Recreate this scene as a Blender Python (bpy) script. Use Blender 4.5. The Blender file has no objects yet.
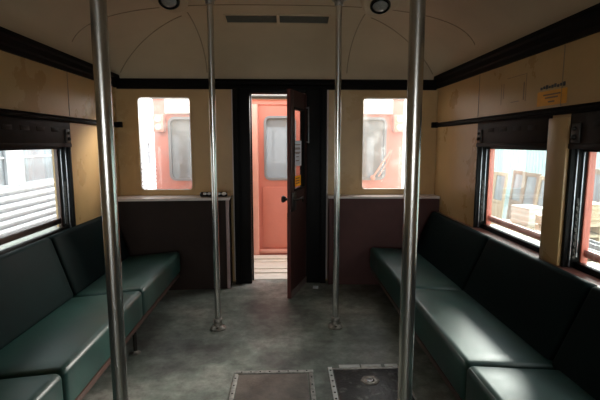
import bpy, bmesh, math, random
from mathutils import Vector, Matrix
random.seed(4)
S = bpy.context.scene
COL = S.collection
PI = math.pi

# ------------------------------------------------------------------ materials
def mat(name, col, rough=0.5, metal=0.0, var=0.0, vscale=6.0, col2=None, bump=0.0, bscale=60.0, spec=0.5,
        coat=0.0, stretch=(1, 1, 1), rvar=0.0):
    m = bpy.data.materials.new(name); m.use_nodes = True
    nt = m.node_tree; N = nt.nodes; L = nt.links
    b = N['Principled BSDF']
    b.inputs['Roughness'].default_value = rough
    b.inputs['Metallic'].default_value = metal
    b.inputs['Specular IOR Level'].default_value = spec
    b.inputs['Coat Weight'].default_value = coat
    c1 = (*col, 1)
    b.inputs['Base Color'].default_value = c1
    tc = N.new('ShaderNodeTexCoord'); mp = N.new('ShaderNodeMapping')
    mp.inputs['Scale'].default_value = stretch
    L.new(tc.outputs['Object'], mp.inputs['Vector'])
    if var > 0 or col2 or rvar > 0:
        n = N.new('ShaderNodeTexNoise'); n.inputs['Scale'].default_value = vscale
        n.inputs['Detail'].default_value = 6; n.inputs['Roughness'].default_value = 0.62
        L.new(mp.outputs['Vector'], n.inputs['Vector'])
        r = N.new('ShaderNodeValToRGB')
        r.color_ramp.elements[0].position = 0.33; r.color_ramp.elements[1].position = 0.68
        c2 = col2 if col2 else tuple(v * (1 - var) for v in col)
        r.color_ramp.elements[0].color = (*c2, 1); r.color_ramp.elements[1].color = c1
        L.new(n.outputs['Fac'], r.inputs['Fac']); L.new(r.outputs['Color'], b.inputs['Base Color'])
        if rvar > 0:
            mr = N.new('ShaderNodeMapRange')
            mr.inputs['From Min'].default_value = 0.3; mr.inputs['From Max'].default_value = 0.7
            mr.inputs['To Min'].default_value = rough - rvar; mr.inputs['To Max'].default_value = rough + rvar
            L.new(n.outputs['Fac'], mr.inputs['Value']); L.new(mr.outputs['Result'], b.inputs['Roughness'])
    if bump > 0:
        n2 = N.new('ShaderNodeTexNoise'); n2.inputs['Scale'].default_value = bscale
        n2.inputs['Detail'].default_value = 4
        L.new(mp.outputs['Vector'], n2.inputs['Vector'])
        bp = N.new('ShaderNodeBump'); bp.inputs['Strength'].default_value = bump
        bp.inputs['Distance'].default_value = 0.02
        L.new(n2.outputs['Fac'], bp.inputs['Height']); L.new(bp.outputs['Normal'], b.inputs['Normal'])
    return m

def glass_mat(name, tint, refl=0.06, dirt_haze=0.0, fres=.35):
    m = bpy.data.materials.new(name); m.use_nodes = True
    nt = m.node_tree; N = nt.nodes; L = nt.links
    N.remove(N['Principled BSDF'])
    out = N['Material Output']
    t = N.new('ShaderNodeBsdfTransparent'); t.inputs['Color'].default_value = (*tint, 1)
    g = N.new('ShaderNodeBsdfGlossy'); g.inputs['Roughness'].default_value = 0.03
    lw = N.new('ShaderNodeLayerWeight'); lw.inputs['Blend'].default_value = 0.25
    mm = N.new('ShaderNodeMath'); mm.operation = 'MULTIPLY_ADD'
    mm.inputs[1].default_value = fres; mm.inputs[2].default_value = refl
    L.new(lw.outputs['Fresnel'], mm.inputs[0])
    mx = N.new('ShaderNodeMixShader')
    L.new(mm.outputs[0], mx.inputs['Fac']); L.new(t.outputs[0], mx.inputs[1]); L.new(g.outputs[0], mx.inputs[2])
    last = mx
    if dirt_haze > 0:  # dirt film, doubling as the washed-out haze of overexposed panes
        d = N.new('ShaderNodeBsdfTranslucent'); d.inputs['Color'].default_value = (.60, .62, .60, 1)
        tc = N.new('ShaderNodeTexCoord'); n = N.new('ShaderNodeTexNoise'); n.inputs['Scale'].default_value = 9
        n.inputs['Detail'].default_value = 8
        L.new(tc.outputs['Object'], n.inputs['Vector'])
        r = N.new('ShaderNodeMapRange'); r.inputs['From Min'].default_value = .48; r.inputs['From Max'].default_value = .8
        r.inputs['To Min'].default_value = dirt_haze * .3; r.inputs['To Max'].default_value = dirt_haze
        L.new(n.outputs['Fac'], r.inputs['Value'])
        m2 = N.new('ShaderNodeMixShader')
        L.new(r.outputs[0], m2.inputs['Fac']); L.new(mx.outputs[0], m2.inputs[1]); L.new(d.outputs[0], m2.inputs[2])
        last = m2
    L.new(last.outputs[0], out.inputs['Surface'])
    return m

M = {}
M['cream'] = mat('cream_paint', (.58, .37, .165), .30, spec=.35, var=.18, vscale=2.2, bump=.03, bscale=25, rvar=.06)
M['ceiling'] = mat('ceiling_paint', (.56, .44, .30), .6, spec=.2, var=.12, vscale=1.8, bump=.02, bscale=15)
M['seam'] = mat('seam_paint', (.24, .18, .11), .5)
M['black'] = mat('black_varnish', (.006, .005, .0045), .5, var=.3, vscale=5, spec=.12)
M['cornice'] = mat('dark_stained_wood', (.006, .0045, .004), .6, var=.3, vscale=9, stretch=(6, 1, 6), spec=.08)
M['dado'] = mat('maroon_panel', (.095, .042, .038), .55, var=.25, vscale=3, bump=.03, bscale=30, spec=.15)
M['dado_dark'] = mat('dark_brown_panel', (.030, .018, .014), .55, var=.25, vscale=3, bump=.03, bscale=30, spec=.12)
M['ledge'] = mat('ledge_paint', (.66, .56, .52), .35, var=.15, vscale=12)
M['pinktrim'] = mat('pinkish_trim', (.42, .30, .29), .45, var=.2, vscale=20)
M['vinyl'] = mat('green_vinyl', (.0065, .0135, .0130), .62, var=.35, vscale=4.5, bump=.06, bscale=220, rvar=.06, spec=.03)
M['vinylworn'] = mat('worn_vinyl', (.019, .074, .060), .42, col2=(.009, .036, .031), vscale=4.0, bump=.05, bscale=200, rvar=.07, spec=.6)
M['piping'] = mat('worn_piping', (.05, .085, .075), .5, var=.6, vscale=40)
M['rail'] = mat('bench_rail_wood', (.10, .050, .038), .4, var=.3, vscale=8, stretch=(8, 1, 8))
M['sill'] = mat('reddish_sill', (.20, .075, .06), .28, var=.35, vscale=9, stretch=(5, 1, 5))
M['sillgreen'] = mat('dull_green_sill', (.075, .075, .055), .35, var=.35, vscale=9, stretch=(5, 1, 5))
M['steel'] = mat('steel_tube', (.68, .66, .62), .22, .92, var=.12, vscale=5, stretch=(1, 1, .3))
M['flange'] = mat('worn_flange', (.45, .41, .36), .45, .8, var=.55, vscale=45, bump=.15, bscale=80)
M['dkmetal'] = mat('dark_metal', (.05, .045, .04), .4, .8, var=.3, vscale=30)
M['strip'] = mat('metal_strip', (.42, .42, .45), .3, .9, var=.4, vscale=30)
M['alu'] = mat('aluminium_edging', (.50, .48, .44), .45, .3, var=.5, vscale=40)
M['white'] = mat('white_edging', (.90, .90, .87), .45, var=.2, vscale=50)
M['hatch'] = mat('hatch_lino', (.23, .185, .155), .5, var=.4, vscale=14, bump=.1, bscale=70)
M['plate'] = mat('scuffed_plate', (.030, .028, .027), .38, col2=(.26, .26, .25), vscale=16, bump=.2, bscale=55, rvar=.08)
M['plate'].node_tree.nodes['Color Ramp'].color_ramp.elements[0].position = .30
M['plate'].node_tree.nodes['Color Ramp'].color_ramp.elements[1].position = .46
M['redpaint'] = mat('faded_red_paint', (.62, .21, .160), .42, var=.12, vscale=2.5, bump=.02, bscale=8)
M['redtrim'] = mat('red_sash_paint', (.68, .17, .11), .4, var=.15, vscale=9)
M['redlight'] = mat('pale_pink_trim', (.75, .36, .29), .45, var=.1, vscale=9)
M['rooflight'] = mat('pale_roof_paint', (.82, .80, .76), .5, var=.08, vscale=6)
M['plank'] = mat('pale_plank', (.74, .66, .56), .55, var=.18, vscale=12, stretch=(1, 6, 1))
M['grey'] = mat('grey_rubber', (.24, .25, .27), .5)
M['silver'] = mat('fluted_steel', (.58, .58, .61), .45, .2, var=.06, vscale=3)
M['silverdk'] = mat('fluted_gap', (.20, .20, .23), .4, .2)
M['outglass'] = mat('dull_window', (.30, .33, .36), .12, var=.3, vscale=2, spec=.7)
M['wood'] = mat('weathered_wood', (.38, .27, .19), .6, var=.3, vscale=6, stretch=(5, 5, 1))
M['woodpale'] = mat('pale_wood', (.60, .47, .31), .6, var=.25, vscale=6, stretch=(5, 5, 1))
M['palebox'] = mat('pale_card', (.75, .72, .64), .6, var=.1, vscale=6)
M['concrete'] = mat('pale_concrete', (.46, .50, .47), .75, var=.2, vscale=2.5, bump=.1, bscale=20)
M['gravel'] = mat('trackside_gravel', (.26, .24, .22), .9, var=.5, vscale=20, bump=.5, bscale=40)
M['aqua'] = mat('aqua_sheeting', (.66, .82, .80), .5, var=.06, vscale=1.5)
M['yellow'] = mat('yellow_vinyl_sticker', (.90, .38, .012), .5, var=.15, vscale=20)
M['ink'] = mat('black_ink', (.02, .018, .015), .5)
M['inkfade'] = mat('faded_ink', (.16, .09, .03), .5)
M['adhesive'] = mat('old_adhesive', (.30, .20, .10), .55, var=.5, vscale=60)
M['paper'] = mat('notice_paper', (.74, .76, .78), .6)
M['blackgloss'] = mat('black_gloss', (.008, .008, .009), .18, spec=.7)
M['whitegloss'] = mat('white_gloss', (.72, .69, .67), .3)
M['lampglass'] = mat('dull_lamp_glass', (.30, .30, .28), .2, var=.3, vscale=90)
M['vent'] = mat('vent_mesh', (.13, .125, .10), .6, var=.2, vscale=20)
M['glass'] = glass_mat('window_glass', (.93, .985, .975), .03, .07)
M['endglass'] = glass_mat('end_window_glass', (.97, .97, .96), .02, .20)
M['doorglass'] = glass_mat('door_glass', (.92, .90, .88), .02, .06, .03)
M['carglass'] = glass_mat('grey_carriage_glass', (.75, .77, .80), .05, .0)
def translucent(name, col):
    m = mat(name, col, .6); nt = m.node_tree
    t = nt.nodes.new('ShaderNodeBsdfTranslucent'); t.inputs['Color'].default_value = (*col, 1)
    x = nt.nodes.new('ShaderNodeMixShader'); x.inputs['Fac'].default_value = .6
    nt.links.new(nt.nodes['Principled BSDF'].outputs[0], x.inputs[1]); nt.links.new(t.outputs[0], x.inputs[2])
    nt.links.new(x.outputs[0], nt.nodes['Material Output'].inputs['Surface']); return m
M['backlit_paper'] = translucent('thin_paper', (.74, .78, .82)); M['backlit_yellow'] = translucent('thin_yellow', (.98, .62, .03))
# glass mixed mostly with flat grey
def film(name, col, fac):
    m = M['carglass'].copy(); m.name = name; nt = m.node_tree
    d = nt.nodes.new('ShaderNodeBsdfDiffuse'); d.inputs['Color'].default_value = (*col, 1)
    x = nt.nodes.new('ShaderNodeMixShader'); x.inputs['Fac'].default_value = fac
    src = nt.nodes['Material Output'].inputs['Surface'].links[0].from_socket
    nt.links.new(src, x.inputs[1]); nt.links.new(d.outputs[0], x.inputs[2]); nt.links.new(x.outputs[0], nt.nodes['Material Output'].inputs['Surface']); return m
M['filmglass'] = film('greyed_carriage_glass', (.26, .28, .29), .72)
M['header'] = mat('dark_blind', (.018, .010, .008), .55, spec=.12, var=.35, vscale=10)

def floor_mat():
    m = bpy.data.materials.new('worn_linoleum'); m.use_nodes = True
    nt = m.node_tree; N = nt.nodes; L = nt.links; b = N['Principled BSDF']
    tc = N.new('ShaderNodeTexCoord')
    def noise(sc, det, rgh=.6):
        n = N.new('ShaderNodeTexNoise'); n.inputs['Scale'].default_value = sc; n.inputs['Detail'].default_value = det
        n.inputs['Roughness'].default_value = rgh; L.new(tc.outputs['Object'], n.inputs['Vector']); return n
    n1 = noise(1.6, 5); n2 = noise(11, 10, .75); n3 = noise(30, 6, .7)
    r1 = N.new('ShaderNodeValToRGB')
    e = r1.color_ramp.elements
    e[0].position = .36; e[0].color = (.098, .092, .086, 1)
    e[1].position = .64; e[1].color = (.33, .325, .295, 1)
    k = e.new(.50); k.color = (.195, .225, .195, 1)
    L.new(n1.outputs['Fac'], r1.inputs['Fac'])
    r2 = N.new('ShaderNodeValToRGB'); r2.color_ramp.elements[0].position = .36; r2.color_ramp.elements[1].position = .66
    r2.color_ramp.elements[0].color = (.58, .56, .54, 1); r2.color_ramp.elements[1].color = (1.4, 1.37, 1.32, 1)
    L.new(n2.outputs['Fac'], r2.inputs['Fac'])
    mx = N.new('ShaderNodeMix'); mx.data_type = 'RGBA'; mx.blend_type = 'MULTIPLY'; mx.inputs['Factor'].default_value = 1
    L.new(r1.outputs['Color'], mx.inputs['A']); L.new(r2.outputs['Color'], mx.inputs['B'])
    r3 = N.new('ShaderNodeValToRGB'); r3.color_ramp.elements[0].position = .66; r3.color_ramp.elements[1].position = .78
    r3.color_ramp.elements[0].color = (0, 0, 0, 1); r3.color_ramp.elements[1].color = (.75, .75, .75, 1)
    L.new(n3.outputs['Fac'], r3.inputs['Fac'])
    m3 = N.new('ShaderNodeMix'); m3.data_type = 'RGBA'
    m3.inputs['B'].default_value = (.42, .40, .36, 1)
    L.new(r3.outputs['Color'], m3.inputs['Factor']); L.new(mx.outputs['Result'], m3.inputs['A'])
    L.new(m3.outputs['Result'], b.inputs['Base Color'])
    mr = N.new('ShaderNodeMapRange'); mr.inputs['To Min'].default_value = .36; mr.inputs['To Max'].default_value = .62
    L.new(n2.outputs['Fac'], mr.inputs['Value']); L.new(mr.outputs['Result'], b.inputs['Roughness'])
    bp = N.new('ShaderNodeBump'); bp.inputs['Strength'].default_value = .12; bp.inputs['Distance'].default_value = .01
    L.new(n2.outputs['Fac'], bp.inputs['Height']); L.new(bp.outputs['Normal'], b.inputs['Normal'])
    return m
M['floor'] = floor_mat()

# ------------------------------------------------------------------ mesh helpers
def BM(): return bmesh.new()

def add_box(bm, x0, x1, y0, y1, z0, z1, bev=0.0, T=None):
    x0, x1 = min(x0, x1), max(x0, x1); y0, y1 = min(y0, y1), max(y0, y1); z0, z1 = min(z0, z1), max(z0, z1)
    r = bmesh.ops.create_cube(bm, size=1.0)
    vs = r['verts']
    for v in vs:
        v.co = Vector(((x0 + x1) / 2 + v.co.x * (x1 - x0), (y0 + y1) / 2 + v.co.y * (y1 - y0), (z0 + z1) / 2 + v.co.z * (z1 - z0)))
    if bev > 0:
        es = list({e for v in vs for e in v.link_edges})
        rr = bmesh.ops.bevel(bm, geom=es, offset=bev, segments=2, profile=.5, affect='EDGES')
        vs = list({v for f in rr['faces'] for v in f.verts} | {v for v in vs if v.is_valid})
    if T is not None:
        for v in vs: v.co = T @ v.co
    return vs

def frame_of(a, b):
    d = (b - a).normalized()
    up = Vector((0, 0, 1)) if abs(d.z) < .95 else Vector((0, 1, 0))
    s = d.cross(up).normalized(); u = s.cross(d).normalized()
    return s, u

def add_tube(bm, pts, r, seg=12, cap=True):
    pts = [Vector(p) for p in pts]
    rings = []
    for i, p in enumerate(pts):
        a = pts[max(i - 1, 0)]; b = pts[min(i + 1, len(pts) - 1)]
        s, u = frame_of(a, b)
        rr = r[i] if isinstance(r, (list, tuple)) else r
        rings.append([bm.verts.new(p + (s * math.cos(t) + u * math.sin(t)) * rr) for t in [2 * PI * k / seg for k in range(seg)]])
    for a, b in zip(rings, rings[1:]):
        for k in range(seg): bm.faces.new((a[k], a[(k + 1) % seg], b[(k + 1) % seg], b[k]))
    if cap:
        bm.faces.new(rings[0][::-1]); bm.faces.new(rings[-1])

def add_lathe(bm, prof, seg=28, T=None, cap=True):
    rings = []
    for (r, z) in prof:
        ring = []
        for k in range(seg):
            t = 2 * PI * k / seg
            co = Vector((r * math.cos(t), r * math.sin(t), z))
            ring.append(bm.verts.new(T @ co if T is not None else co))
        rings.append(ring)
    for a, b in zip(rings, rings[1:]):
        for k in range(seg): bm.faces.new((a[k], a[(k + 1) % seg], b[(k + 1) % seg], b[k]))
    if cap:
        bm.faces.new(rings[0][::-1]); bm.faces.new(rings[-1])

def add_ball(bm, c, r, sc=(1, 1, 1), seg=14):
    rr = bmesh.ops.create_uvsphere(bm, u_segments=seg, v_segments=seg // 2 + 1, radius=r)
    for v in rr['verts']: v.co = Vector((c[0] + v.co.x * sc[0], c[1] + v.co.y * sc[1], c[2] + v.co.z * sc[2]))

def rrect(w, h, r, n=5):
    """rounded rectangle outline, centred, counter-clockwise"""
    r = max(min(r, w / 2 - 1e-4, h / 2 - 1e-4), 1e-4)
    P = []
    for cx, cy, a0 in ((w / 2 - r, h / 2 - r, 0), (-w / 2 + r, h / 2 - r, PI / 2), (-w / 2 + r, -h / 2 + r, PI), (w / 2 - r, -h / 2 + r, 1.5 * PI)):
        for k in range(n + 1):
            a = a0 + PI / 2 * k / n
            P.append((cx + r * math.cos(a), cy + r * math.sin(a)))
    return P

def add_loft(bm, rings, cap=True):
    R = [[bm.verts.new(p) for p in ring] for ring in rings]
    n = len(R[0])
    for a, b in zip(R, R[1:]):
        for k in range(n): bm.faces.new((a[k], a[(k + 1) % n], b[(k + 1) % n], b[k]))
    if cap:
        bm.faces.new(R[0][::-1]); bm.faces.new(R[-1])

def add_ring_frame(bm, u0, u1, v0, v1, w, d0, d1, r, fn, n=6):
    """rounded rectangular frame: outer u0..u1 x v0..v1, bar width w, depth d0..d1; fn(u,v,d)->world"""
    cu, cv = (u0 + u1) / 2, (v0 + v1) / 2
    O = [(cu + a, cv + b) for a, b in rrect(u1 - u0, v1 - v0, r, n)]
    I = [(cu + a, cv + b) for a, b in rrect(u1 - u0 - 2 * w, v1 - v0 - 2 * w, max(r - w, .004), n)]
    vs = [[bm.verts.new(fn(p[0], p[1], d)) for p in P] for P, d in ((O, d0), (O, d1), (I, d1), (I, d0))]
    m = len(O)
    for a, b in ((0, 1), (1, 2), (2, 3), (3, 0)):
        for k in range(m): bm.faces.new((vs[a][k], vs[a][(k + 1) % m], vs[b][(k + 1) % m], vs[b][k]))

def add_plate(bm, u0, u1, v0, v1, d0, d1, r, fn, n=6):
    cu, cv = (u0 + u1) / 2, (v0 + v1) / 2
    O = [(cu + a, cv + b) for a, b in rrect(u1 - u0, v1 - v0, r, n)]
    add_loft(bm, [[fn(p[0], p[1], d) for p in O] for d in (d0, d1)])

def add_wall_hole(bm, U0, U1, V0, V1, u0, u1, v0, v1, d0, d1, r, fn, n=6):
    """slab U0..U1 x V0..V1 with a rounded rectangular hole u0..u1 x v0..v1"""
    cu, cv = (u0 + u1) / 2, (v0 + v1) / 2
    I = [(cu + a, cv + b) for a, b in rrect(u1 - u0, v1 - v0, r, n)]
    O = []
    for a, b in I:                      # matching points on the outer rectangle
        k = len(O) // (n + 1); j = len(O) % (n + 1)
        cor = ((U1, V1), (U0, V1), (U0, V0), (U1, V0))[k]
        O.append(cor if 0 < j < n else None)
        if O[-1] is None:
            if k == 0: O[-1] = (U1, b) if j == 0 else (a, V1)
            if k == 1: O[-1] = (a, V1) if j == 0 else (U0, b)
            if k == 2: O[-1] = (U0, b) if j == 0 else (a, V0)
            if k == 3: O[-1] = (a, V0) if j == 0 else (U1, b)
    m = len(I)
    vs = [[bm.verts.new(fn(p[0], p[1], d)) for p in P] for P, d in ((O, d0), (O, d1), (I, d1), (I, d0))]
    for a, b in ((0, 1), (1, 2), (2, 3), (3, 0)):
        for k in range(m): bm.faces.new((vs[a][k], vs[a][(k + 1) % m], vs[b][(k + 1) % m], vs[b][k]))

def obj(name, bm, m, parent=None, smooth=40):
    bmesh.ops.remove_doubles(bm, verts=bm.verts, dist=1e-5)
    bmesh.ops.dissolve_degenerate(bm, dist=1e-6, edges=bm.edges)
    bmesh.ops.recalc_face_normals(bm, faces=bm.faces)
    if parent is not None:
        root = parent
        while root.parent: root = root.parent
        bmesh.ops.translate(bm, verts=bm.verts, vec=-Vector(root.location))
    me = bpy.data.meshes.new(name); 
    ang = math.radians(smooth)
    for f in bm.faces: f.smooth = True
    for e in bm.edges:
        e.smooth = len(e.link_faces) == 2 and e.calc_face_angle(0) < ang
    bm.to_mesh(me); bm.free()
    me.materials.append(M[m] if isinstance(m, str) else m)
    o = bpy.data.objects.new(name, me); COL.objects.link(o)
    if parent is not None: o.parent = parent
    return o

def tag(o, label=None, cat=None, group=None, kind=None):
    if label: o['label'] = label
    if cat: o['category'] = cat
    if group: o['group'] = group
    if kind: o['kind'] = kind
    return o

def thing(name, label, cat, loc, group=None):
    o = bpy.data.objects.new(name, None); COL.objects.link(o); o.location = loc
    o.empty_display_size = .1
    return tag(o, label, cat, group)

def struct(name, bm, m, label, cat, smooth=40):
    return tag(obj(name, bm, m, None, smooth), label, cat, None, 'structure')

def copy_tree(o, parent=None):
    c = o.copy(); COL.objects.link(c); c.parent = parent
    for ch in list(o.children): copy_tree(ch, c)
    return c

# ------------------------------------------------------------------ dimensions
XL, XR, YE, YB = -1.62, 1.50, 4.314, -7.0
XC, HW = (XL + XR) / 2, (XR - XL) / 2
TH = .14
Z0, ZH, YA = 2.0, .434, 3.45            # springing height, rise, start of the end dome
LD = YE - YA
EYE = 1.40

def ceil_z(x, y):
    u = min(abs(x - XC) / HW, 1)
    a = max(0, 1 - u ** 3) ** (1 / 3)
    v = min(max(0, (y - YA) / LD), 1)
    b = max(0, 1 - v ** 2.1) ** (1 / 2.1)
    return Z0 + ZH * a * b

# ------------------------------------------------------------------ setting: floor, walls, ceiling
bm = BM(); add_box(bm, XL - TH, XR + TH, YB, YE + .05, -.08, 0)
struct('floor', bm, 'floor', 'worn grey green linoleum carriage floor', 'floor')

# ceiling: a vault that closes in a dome at the end wall
bm = BM()
xs = [XC - HW * math.cos(PI * i / 48) for i in range(49)]
ys = [YB, -1, .5, 2, 3, 3.3, YA] + [YA + LD * math.sin(PI / 2 * i / 18) for i in range(1, 19)]
G = [[bm.verts.new((x, y, ceil_z(x, y))) for x in xs] for y in ys]
for i in range(len(ys) - 1):
    for j in range(len(xs) - 1):
        bm.faces.new((G[i][j], G[i][j + 1], G[i + 1][j + 1], G[i + 1][j]))
ce = struct('ceiling', bm, 'ceiling', 'cream painted arched ceiling with a domed end', 'ceiling', 60)
md = ce.modifiers.new('thick', 'SOLIDIFY'); md.thickness = .03; md.offset = 1

def seam(pts, name, label):
    bm = BM()
    P = [(x, y, ceil_z(x, y) - .0005) for x, y in pts]
    add_tube(bm, P, .0042, 6)
    return struct(name, bm, 'seam', label, 'seam')
N_ = 40
seam([(XC + HW * .985 * math.sin(PI / 2 * (-1 + 2 * i / N_)), YA) for i in range(N_ + 1)], 'trim_1', 'ceiling seam arching across above both lamps')
def lerp(a, b, t): return a + (b - a) * t
seam([(lerp(-.82, -1.55, t ** .92), lerp(3.66, 4.285, t ** 1.0)) for t in [i / N_ for i in range(N_ + 1)]], 'trim_2', 'ceiling seam running from left lamp down to left corner')
seam([(lerp(.70, 1.43, t ** .92), lerp(3.66, 4.285, t ** 1.0)) for t in [i / N_ for i in range(N_ + 1)]], 'trim_3', 'ceiling seam running from right lamp down to right corner')
seam([(lerp(-.76, -.74, t), lerp(3.6, 4.305, t)) for t in [i / N_ for i in range(N_ + 1)]], 'trim_4', 'ceiling seam left of the vents down to end wall')
seam([(lerp(.64, .60, t), lerp(3.6, 4.305, t)) for t in [i / N_ for i in range(N_ + 1)]], 'trim_5', 'ceiling seam right of the vents down to end wall')

# side walls with window openings
WINS = [(2.43, 3.365), (1.32, 2.255)]  # openings further back left out, unseen, so the near walls stay dark
LWINS = WINS[:1]                       # left neighbour built as solid wall, unseen, to keep daylight off near walls
WZ0, WZ1 = .74, 1.375
for side, X, s in (('left', XL, -1), ('right', XR, 1)):
    bm = BM(); Xo = X + s * TH
    add_box(bm, X, Xo, YB, YE, -.05, WZ0 - .03)
    add_box(bm, X, Xo, YB, YE, WZ1, Z0 + .03)
    SW = WINS if s > 0 else LWINS
    edges = [YE] + [v for w in SW for v in (w[1], w[0])] + [YB]
    for a, b in zip(edges[0::2], edges[1::2]): add_box(bm, X, Xo, b, a, WZ0 - .03, WZ1)
    struct('wall_' + side, bm, 'cream', 'cream painted %s side wall of the carriage' % side, 'wall')
    # proud cream pillars between windows
    bm = BM()
    for (a, b), (c, d) in zip(WINS, WINS[1:]):
        add_box(bm, X + s * .01, X - s * .022, d + .002, a - .002, WZ0 - .008, 1.535, .004)
    struct('trim_6' if s < 0 else 'trim_7', bm, 'cream', 'cream pillars between the %s side windows' % side, 'pillar')
    # cornice
    bm = BM()
    prof = [(0, 1.925), (.018, 1.925), (.018, 1.955), (.032, 1.965), (.032, 2.0), (.050, 2.012), (.050, 2.04), (0, 2.05)]
    add_loft(bm, [[Vector((X - s * p[0], y, p[1])) for p in prof] for y in (YB, YE)])
    struct('trim_8' if s < 0 else 'trim_9', bm, 'cornice', 'dark wooden cornice above the %s wall' % side, 'cornice', 20)
    # picture rail above windows
    bm = BM()
    prof = [(0, 1.552), (.020, 1.552), (.026, 1.560), (.020, 1.568), (.020, 1.578), (.026, 1.586), (.018, 1.594), (0, 1.596)]
    add_loft(bm, [[Vector((X - s * p[0], y, p[1])) for p in prof] for y in (YB, YE - .012)])
    add_box(bm, X, X - s * .060, YE - .05, YE - .012, 1.548, 1.602, .006)
    struct('trim_10' if s < 0 else 'trim_11', bm, 'cornice', 'dark rail moulding above the %s windows' % side, 'rail', 20)
    # sill board
    bm = BM(); add_box(bm, X + s * .002, X - s * (.035 if s < 0 else .045), YB, YE - .27 if s < 0 else YE - .10, WZ0 - .040, WZ0 - .006, .006)
    for a, b in (WINS if s > 0 else LWINS): add_box(bm, X + s * .05, X - s * .01, a + .001, b - .001, WZ0 - .036, WZ0 - .007)
    struct('trim_12' if s < 0 else 'trim_13', bm, 'sillgreen' if s < 0 else 'sill', ('grey green sill board along the left wall' if s < 0 else 'reddish wooden sill board along the right wall'), 'sill')
    # joint lines in the wall panelling
    bm = BM(); add_box(bm, X + s * .004, X - s * .002, YE - .93, YE - .922, 1.60, 1.92); add_box(bm, X + s * .004, X - s * .002, 2.36, 2.366, 1.60, 1.92)
    struct('trim_14' if s < 0 else 'trim_15', bm, 'seam', 'thin panel joints on upper %s wall' % side, 'joint')

# side windows
wn = 0
for side, X, s in (('left', XL, -1), ('right', XR, 1)):
    for wi, (y0, y1) in enumerate(WINS if s > 0 else LWINS):
        wn += 1
        def fn(u, v, d, X=X, s=s): return Vector((X + s * d, u, v))
        place = ('nearest the end wall', 'second from the end wall')[wi]
        w = thing('window_%d' % wn, '%s side window %s' % (side, place), 'window', (X, (y0 + y1) / 2, WZ0))
        w['kind'] = 'structure'
        # black jamb linings
        bm = BM()
        for a, b in ((y1 - .022, y1 - .0005), (y0 + .0005, y0 + .022)):
            add_box(bm, X - s * .006, X + s * .085, a, b, WZ0 - .006, WZ1, .003)
        add_box(bm, X + s * .052, X + s * .085, y0 + .002, y1 - .002, WZ0 - .03, WZ0 + .024, .004)
        add_box(bm, X + s * .052, X + s * .085, y0 + .002, y1 - .002, WZ1 - .02, WZ1, .004)
        wf = obj('window_frame', bm, 'black', w)
        # metal guide channels and ratchet catches
        for yy in (y1 - .026, y0 + .026):
            for d, dz in ((.020, 0), (.056, .05)):
                bm = BM(); add_box(bm, X + s * d, X + s * (d + .007), yy - .007, yy + .007, WZ0 + dz, WZ1 - .005, .002)
                obj('guide_channel', bm, 'strip', wf)
            bm = BM(); add_box(bm, X + s * .038, X + s * .052, yy - .004, yy + .004, WZ0 + .04, WZ0 + .37)
            for k in range(8): add_box(bm, X + s * .040, X + s * .052, yy - .011, yy + .011, WZ0 + .06 + k * .038, WZ0 + .078 + k * .038, .004)
            obj('ratchet_strip', bm, 'dkmetal', wf)
        # red outer frame; outer sill pale, its skylight put into the colour
        OD = .112 if s < 0 else .125
        bm = BM()
        for a, b in ((y1 - .030, y1 - .0005), (y0 + .0005, y0 + .030)):
            add_box(bm, X + s * .0855, X + s * OD, a, b, WZ0 - .03, WZ1, .003)
        add_box(bm, X + s * (OD - .02), X + s * OD, y0 + .001, y1 - .001, WZ0 + .050, WZ0 + .092, .003)
        obj('outer_frame', bm, 'redtrim' if s > 0 else 'rail', w)
        bm = BM(); add_box(bm, X + s * .100, X + s * .175, y0 + .001, y1 - .001, WZ0 - .03, WZ0 + .018, .003)
        obj('outer_sill', bm, 'palebox', w)
        bm = BM(); add_box(bm, X + s * .090, X + s * .094, y0 + .022, y1 - .022, WZ0 + .02, WZ1)
        obj('pane', bm, 'glass', w)
        # dark header (lowered blind box) with its slots
        bm = BM()
        add_box(bm, X - s * .008, X + s * .06, y0 - .004, y1 + .004, WZ1 - .006, 1.553, .004)
        add_box(bm, X - s * .014, X, y0, y1, WZ1 - .006, WZ1 + .022, .003)
        h = obj('blind_box', bm, 'header', w)
        for k in range(4):
            yy = lerp(y0 + .18, y1 - .22, k / 3)
            bm = BM(); add_box(bm, X - s * .0095, X - s * .004, yy - .05, yy + .05, 1.478, 1.508, .002)
            obj('slot_cover', bm, 'header', h)
        bm = BM()
        add_box(bm, X - s * .016, X - s * .006, y1 - .085, y1 - .02, 1.400, 1.50, .004)
        add_ball(bm, (X - s * .02, y1 - .05, 1.43), .014); add_ball(bm, (X - s * .02, y1 - .05, 1.472), .011)
        obj('latch', bm, 'dkmetal', h)

# end wall (rounded window openings, central doorway) ---------------------------------
def fe(u, v, d): return Vector((u, YE + d, v))
LW = (-1.430, -.898, .925, 1.852); RW = (.749, 1.281, .925, 1.852)
DX0, DX1, DZ = -.336, .205, 1.872
bm = BM()
add_wall_hole(bm, XL - TH, -.50, .80, Z0 + .02, *LW, 0, .07, .05, fe)
add_wall_hole(bm, .405, XR + TH, .80, Z0 + .02, *RW, 0, .07, .05, fe)
add_box(bm, XL - TH, -.50, YE, YE + .07, -.05, .80); add_box(bm, .405, XR + TH, YE, YE + .07, -.05, .80)
add_box(bm, -.50, DX0, YE, YE + .07, -.05, Z0 + .02); add_box(bm, DX1, .405, YE, YE + .07, -.05, Z0 + .02)
add_box(bm, DX0, DX1, YE, YE + .07, DZ, Z0 + .02)
struct('wall_end', bm, 'cream', 'cream panelled end wall with a window each side of the door', 'wall')
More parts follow.
